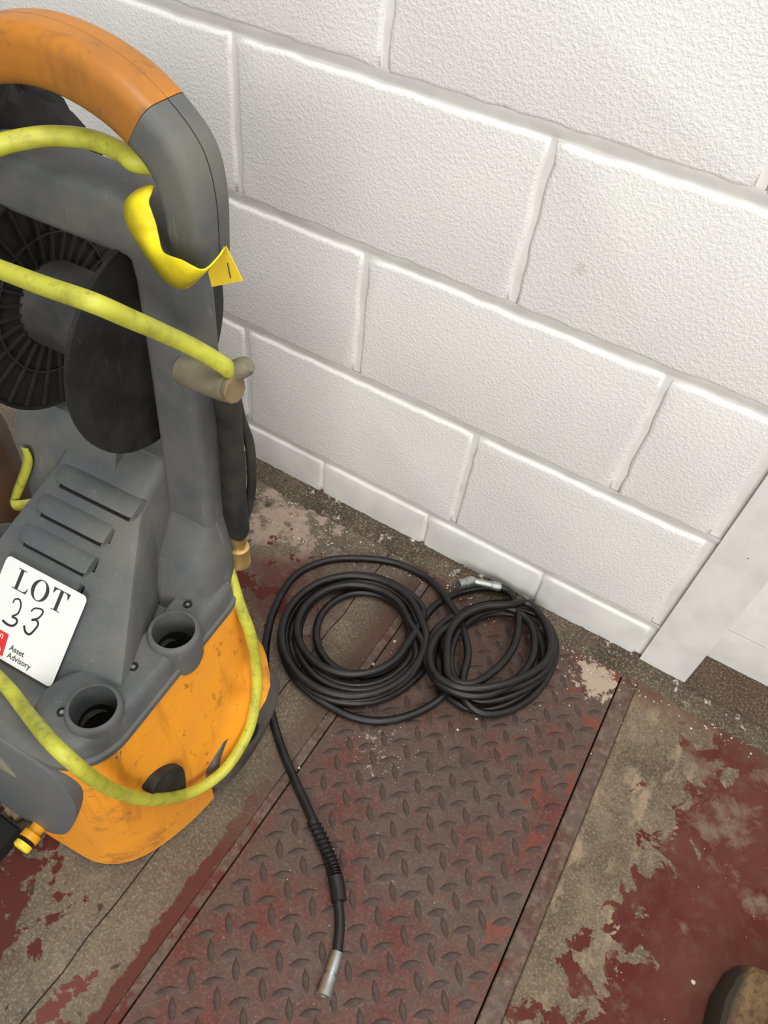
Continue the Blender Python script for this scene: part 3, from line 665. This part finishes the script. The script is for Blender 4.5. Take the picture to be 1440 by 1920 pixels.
s2 = stroke([(378, 935), (420, 902), (500, 915), (515, 960), (460, 1020), (385, 1042), (440, 1045), (458, 1100), (400, 1180), (350, 1215), (305, 1180), (292, 1112)], .0011)
s1.add(s2.v, s2.f, False); s1.build('handwritten_number', M_ink, STK)
rd = MB(); rd.loft([[ST(u, v, h) for u, v in ((.002, STI(17, 1190)[1]), STI(17, 1190), STI(4.7, 1231), (.002, STI(4.7, 1231)[1]))] for h in (.0001, .0003)], smooth=False); rd.build('red_logo_panel', M_red, STK)
def words(txt, u, v, size, mat, name, h=.0004, bold=0.0):
    c = bpy.data.curves.new('t', 'FONT'); c.body = txt; c.size = size; c.resolution_u = 3; c.offset = bold; c.extrude = 0
    o = bpy.data.objects.new('t', c); COL.objects.link(o); bpy.context.view_layer.update()
    me = bpy.data.meshes.new_from_object(o.evaluated_get(bpy.context.evaluated_depsgraph_get())); bpy.data.objects.remove(o)
    for vv in me.vertices: vv.co = ST(u+vv.co.x, v-vv.co.y, h)
    me.materials.clear(); me.materials.append(mat); x = bpy.data.objects.new(name, me); COL.objects.link(x); x.parent = STK
wa, wb_ = STI(17.5, 1218), STI(13, 1232)
words('Asset', wa[0], wa[1], .0088, M_ink, 'small_lettering', bold=.00010); words('Advisory', wb_[0], wb_[1], .0088, M_ink, 'small_lettering', bold=.00010)
wr = STI(17, 1190)[0]; words('n', wr-.0100, STI(7, 1199)[1], .0105, M_pink, 'logo_lettering', .0006, .0002); words('e', STI(4.7, 1231)[0]-.0092, STI(2, 1224)[1], .0105, M_pink, 'logo_lettering', .0006, .0002)

# ------------------------------------------------------------------ things hanging on the machine
def LW(p): return Matrix.Rotation(TH, 3, 'Z') @ V(p)+ORG
def ltube(name, pts, r, mat, label, cat, n=8, seg=14):
    P = crom(pts, n); mb = MB(); mb.tube(P, r, seg); o = empty(name, ORG, TH, label, cat); mb.build(name.split('_')[-1]+'_length', mat, o); return o
def bld(mb, name, mat, label, cat, ang=38):
    o = mb.build(name, mat, None, ang); o.location = ORG; o.rotation_euler = (0, 0, TH); return tag(o, label, cat)
CR = .0072
cord = MB()
up = [(-.006, .05, .80), (.0, .046, .832), LP(262, 306, 2, .845), LP(228, 285, 2, .847), LP(170, 262, 2, .846), LP(100, 255, 2, .845), LP(40, 262, 2, .843), LP(0, 272, 2, .840), LP(-50, 292, 2, .832), LP(-110, 335, 2, .815), (-.25, -.10, .77), (-.27, -.13, .73), LP(-110, 470, 1, -.09), LP(-60, 483, 1, -.075)]
up += [LP(0, 505, 1, -.075), LP(80, 535, 1, -.085), LP(170, 566, 1, -.09), LP(240, 596, 1, -.07), LP(300, 622, 1, -.045), LP(350, 645, 1, -.027), LP(395, 670, 1, -.014), LP(430, 694, 1, -.002), (.040, .018, .672), (.008, .062, .63), (-.012, .064, .54), (-.014, .060, .46), (-.016, .050, .43), (.004, .030, .395)]
up += [LP(447, 1128, 0, .036), LP(468, 1185, 0, .055), LP(479, 1240, 0, .064), LP(481, 1295, 0, .076), LP(470, 1358, 0, .084), LP(450, 1402, 0, .084), LP(420, 1444, 0, .078), LP(380, 1475, 0, .066), LP(335, 1493, 0, .056), LP(285, 1499, 1, -.198), LP(235, 1490, 1, -.222), LP(185, 1467, 1, -.243), LP(140, 1432, 1, -.253), LP(95, 1390, 1, -.250), LP(50, 1335, 2, .384), LP(15, 1290, 2, .372), LP(-30, 1243, 2, .372), (-.19, -.185, .372), (-.238, -.165, .345), (-.265, -.10, .31), (-.272, .0, .26), (-.255, .085, .20), (-.20, .092, .13), (-.14, .055, .115)]
cord.tube(crom(up, 8), CR, 14)
bld(cord, 'power_cord', M_cord, 'grubby yellow power cord looped over the crossbar, round the hook and around the orange base', 'power cord')
# yellow tape round the handle joint
def ribbon(A, B, n=6):
    a, b = crom(A, n), crom(B, n); mb = MB(); vs = []; fs = []
    for p, q in zip(a, b): vs += [p, (p+q)/2+V((.0016, -.0022, .0012)), q]
    for i in range(len(a)-1):
        for k in (0, 1): fs.append((3*i+k, 3*i+3+k, 3*i+4+k, 3*i+1+k))
    mb.add(vs, fs); return mb
def plan_pts(L): return [LP(u, v, 1, y) for u, v, y in L]
outer = plan_pts([(284, 346, .0), (258, 356, -.004), (237, 375, -.010), (233, 395, -.014), (238, 420, -.018), (252, 445, -.020), (270, 475, -.022), (288, 500, -.024), (312, 528, -.026), (340, 541, -.026), (362, 532, -.022), (385, 510, -.016), (412, 482, -.010), (421, 466, -.006)])
innr = plan_pts([(289, 350, -.004), (284, 362, -.010), (279, 378, -.014), (284, 396, -.018), (292, 420, -.020), (298, 446, -.022), (304, 470, -.034), (318, 480, -.042), (340, 488, -.046), (362, 500, -.046), (378, 506, -.042), (392, 500, -.034), (412, 478, -.018), (420, 462, -.008)])
rb = ribbon(outer, innr); tp = bld(rb, 'yellow_tape', M_yel, 'bright yellow fabric strap wrapped round the joint below the arched handle', 'strap', 60)
so = tp.modifiers.new('s', 'SOLIDIFY'); so.thickness = .0012; so.offset = 0
P = plan_pts([(423, 462, -.004), (454, 527, -.004), (397, 538, -.010), (390, 510, -.012)])
tl = MB(); d = V((.0003, .0008, .0003)); tl.loft([[p for p in P], [p+d for p in P]], smooth=False); tlo = tl.build('strap_tail', M_tag, tp)
for a, b in (((428, 492), (434, 520)), ((405, 505), (411, 523))):
    p, q = plan_pts([(a[0], a[1], -.0068), (b[0], b[1], -.0068)]); mb = MB(); mb.tube([p-d, q-d], .0004, 6); mb.build('print_line', M_ink, tlo)
# black bundle behind the crossbar
bag = MB(); nu, nv = 26, 14; c0 = V((-.235, .105, .765)); vs = []
for j in range(nv+1):
    for i in range(nu):
        a = 2*pi*i/nu; b = -pi/2+pi*j/nv; dirv = V((cos(a)*cos(b), sin(a)*cos(b), sin(b)))
        k = 1+.28*mnoise.noise(dirv*2.2+V((3, 1, 0)))+.10*mnoise.noise(dirv*6)-.16*abs(sin(a*4+b*2))
        vs.append(c0+V((dirv.x*.068, dirv.y*.045, dirv.z*.062))*k)
fs = [(j*nu+i, j*nu+(i+1) % nu, (j+1)*nu+(i+1) % nu, (j+1)*nu+i) for j in range(nv) for i in range(nu)]
bag.add(vs, fs); bld(bag, 'cloth_bundle', M_bag, 'crumpled black cloth bundle hanging behind the grey crossbar', 'cloth', 60)
# trigger gun holstered on the right side
GUN = empty('trigger_gun', ORG, TH, 'black spray gun with brass coupling holstered upright on the right side of the pressure washer', 'spray gun')
gx = .019; gy = .038; gb = MB(); ring = lambda cx, cy, z, a, b: ring_e(cx, cy+gy, a*.86, b*.7, z-.035, 20, 3)
gb.loft([ring(gx-.001, -.004, .70, .010, .012), ring(gx, -.002, .672, .0135, .016), ring(gx, 0, .63, .0125, .017), ring(gx, .0, .58, .0125, .018), ring(gx, -.001, .53, .013, .018), ring(gx, -.001, .50, .0145, .0175), ring(gx+.001, -.001, .472, .0145, .017), ring(gx+.001, -.001, .465, .0130, .015)])
gb.build('gun_body', M_gun, GUN)
tg = MB(); tg.tube(crom([(gx+.002, gy+.010, .62), (gx+.003, gy+.015, .59), (gx+.007, gy+.021, .555), (gx+.009, gy+.020, .505), (gx+.007, gy+.014, .465), (gx+.003, gy+.007, .443)], 6), .0052, 10); tg.build('trigger', M_gun, GUN)
cp = MB(); cp.lathe((gx+.001, gy-.001, .431), (0, 0, -1), [(0, .0098), (.016, .0098), (.017, .0085), (.024, .0085), (.025, .0122), (.048, .0122), (.05, .0132), (.054, .0132), (.0545, .009), (.046, .009)], 22); cp.build('brass_coupling', M_brass, GUN)
# brown cylinder on the left and yellow strap beside it
br = MB(); br.lathe((-.325, -.002, 0), (0, 0, 1), [(0, .036), (.26, .036), (.30, .037), (.44, .036), (.475, .030), (.495, .018), (.50, 0.001)], 28)
bo_ = bld(br, 'brown_cylinder', M_brown, 'dull brown round-topped cylinder standing behind the left side of the pressure washer', 'canister')
rg = MB(); rg.lathe((-.325, -.002, .285), (0, 0, 1), [(0, .0375), (.002, .0395), (.02, .0395), (.022, .0375)], 28); rg.build('rim_band', M_black, bo_)
A = [LP(38, 838, 1, -.03), LP(42, 868, 1, -.03), LP(21, 930, 1, -.035), LP(28, 938, 1, -.04), LP(62, 934, 1, -.03)]
B = [LP(52, 842, 1, -.03), LP(60, 875, 1, -.03), LP(33, 944, 1, -.037), LP(31, 955, 1, -.042), LP(62, 956, 1, -.03)]
rb = ribbon(A, B, 5); ys_ = bld(rb, 'yellow_strap', M_cord, 'folded flat yellow strap between the brown canister and the grey hood', 'strap', 60)
so = ys_.modifiers.new('s', 'SOLIDIFY'); so.thickness = .002

# ================================================================== LOOSE THINGS ON THE FLOOR
wb = MB(); P0 = onz(1352, 1835); rngs = []
nw = 26; out = [(0, -.16), (.004, -.10), (.001, -.06), (.006, -.025), (.018, -.004), (.04, .004), (.07, .012), (.12, .018), (.17, .01), (.18, -.05), (.18, -.16)]
for z, s in ((0.0005, .0), (.008, -.001), (.03, .001), (.041, .004), (.045, .009)):
    rngs.append([(x+(s if x < .09 else -s)+.0012*R.uniform(-1, 1), y+(s if y < -.08 else -s)+.0012*R.uniform(-1, 1), z+(.0008*R.uniform(-1, 1) if z > .04 else 0)) for x, y in out])
wb.loft(rngs); wo = wb.build('timber_block', M_wood, None, 25); wo.location = (P0.x-.002, P0.y+.03, 0); wo.rotation_euler = (0, 0, radians(-6)); tag(wo, 'rough brown weathered timber block at the lower right corner on the red floor', 'timber')
gr_ = MB(); gr_.tube([(.075, -.15, .0455), (.072, -.10, .046), (.07, -.05, .046), (.068, -.01, .0445)], .0035, 8); gr_.build('grain_ridge', M_wood, wo)
bb = MB(); q = onz(36, 1552, .03)
bb.loft([[(x, y, z) for x, y in off([(q.x-.15, q.y-.10), (q.x, q.y-.10), (q.x, q.y), (q.x-.15, q.y)], s, q.x-.07, q.y-.05)] for z, s in ((0.0003, .0), (.027, 0), (.03, .003))], smooth=False)
tag(bb.build('rubber_block', M_deep), 'black rubber block on the floor at the left edge beside the yellow-capped inlet', 'block')
bc = MB(); a = onz(12, 1500, .02); b = onz(36, 1532, .02); bc.lathe(a, b-a, [(0, .008), (.012, .008), (.013, .0105), (.024, .0105), (.025, .007), (.034, .007)], 14)
tag(bc.build('pipe_fitting', M_bolt), 'small tan pipe fitting lying behind the black rubber block', 'fitting')
# chips and crumbs: nobody could count them
chips = MB()
def chip(x, y, s, z=.0003):
    k = R.randint(4, 6); a0 = R.uniform(0, 6); P = [(x+s*R.uniform(.5, 1)*cos(a0+2*pi*i/k), y+s*R.uniform(.5, 1)*sin(a0+2*pi*i/k)) for i in range(k)]
    chips.loft([[(a, b, z) for a, b in P], [((a+x)/2, (b+y)/2, z+s*.5) for a, b in P]], False, True, False)
for _ in range(150): chip(R.uniform(-.05, .75), -.06-.75*R.random()**1.6, R.uniform(.0005, .0012))
for _ in range(90): chip(R.gauss(.085, .035), R.gauss(-.39, .022), R.uniform(.0004, .0013))
for _ in range(70): chip(R.gauss(.30, .05), R.gauss(-.09, .03), R.uniform(.0006, .0018))
for _ in range(160): chip(R.uniform(-.4, .6), R.uniform(-.075, -.045), R.uniform(.0008, .0028))
for _ in range(60): chip(R.uniform(-.33, -.05), R.uniform(-.12, -.06), R.uniform(.0008, .003))
for u, v, s in ((858, 1368, .0032), (893, 1347, .004), (1012, 1323, .0025), (1108, 1413, .0022), (1300, 1842, .004), (700, 1245, .0035), (740, 1203, .004), (1330, 1340, .009), (1345, 1350, .006), (560, 1440, .003)):
    p = onz(u, v); chip(p.x, p.y, s)
tag(chips.build('paint_chips', M_chip, None, 180), 'scattered pale paint chips and grit on the floor and plate', 'debris', kind='stuff')
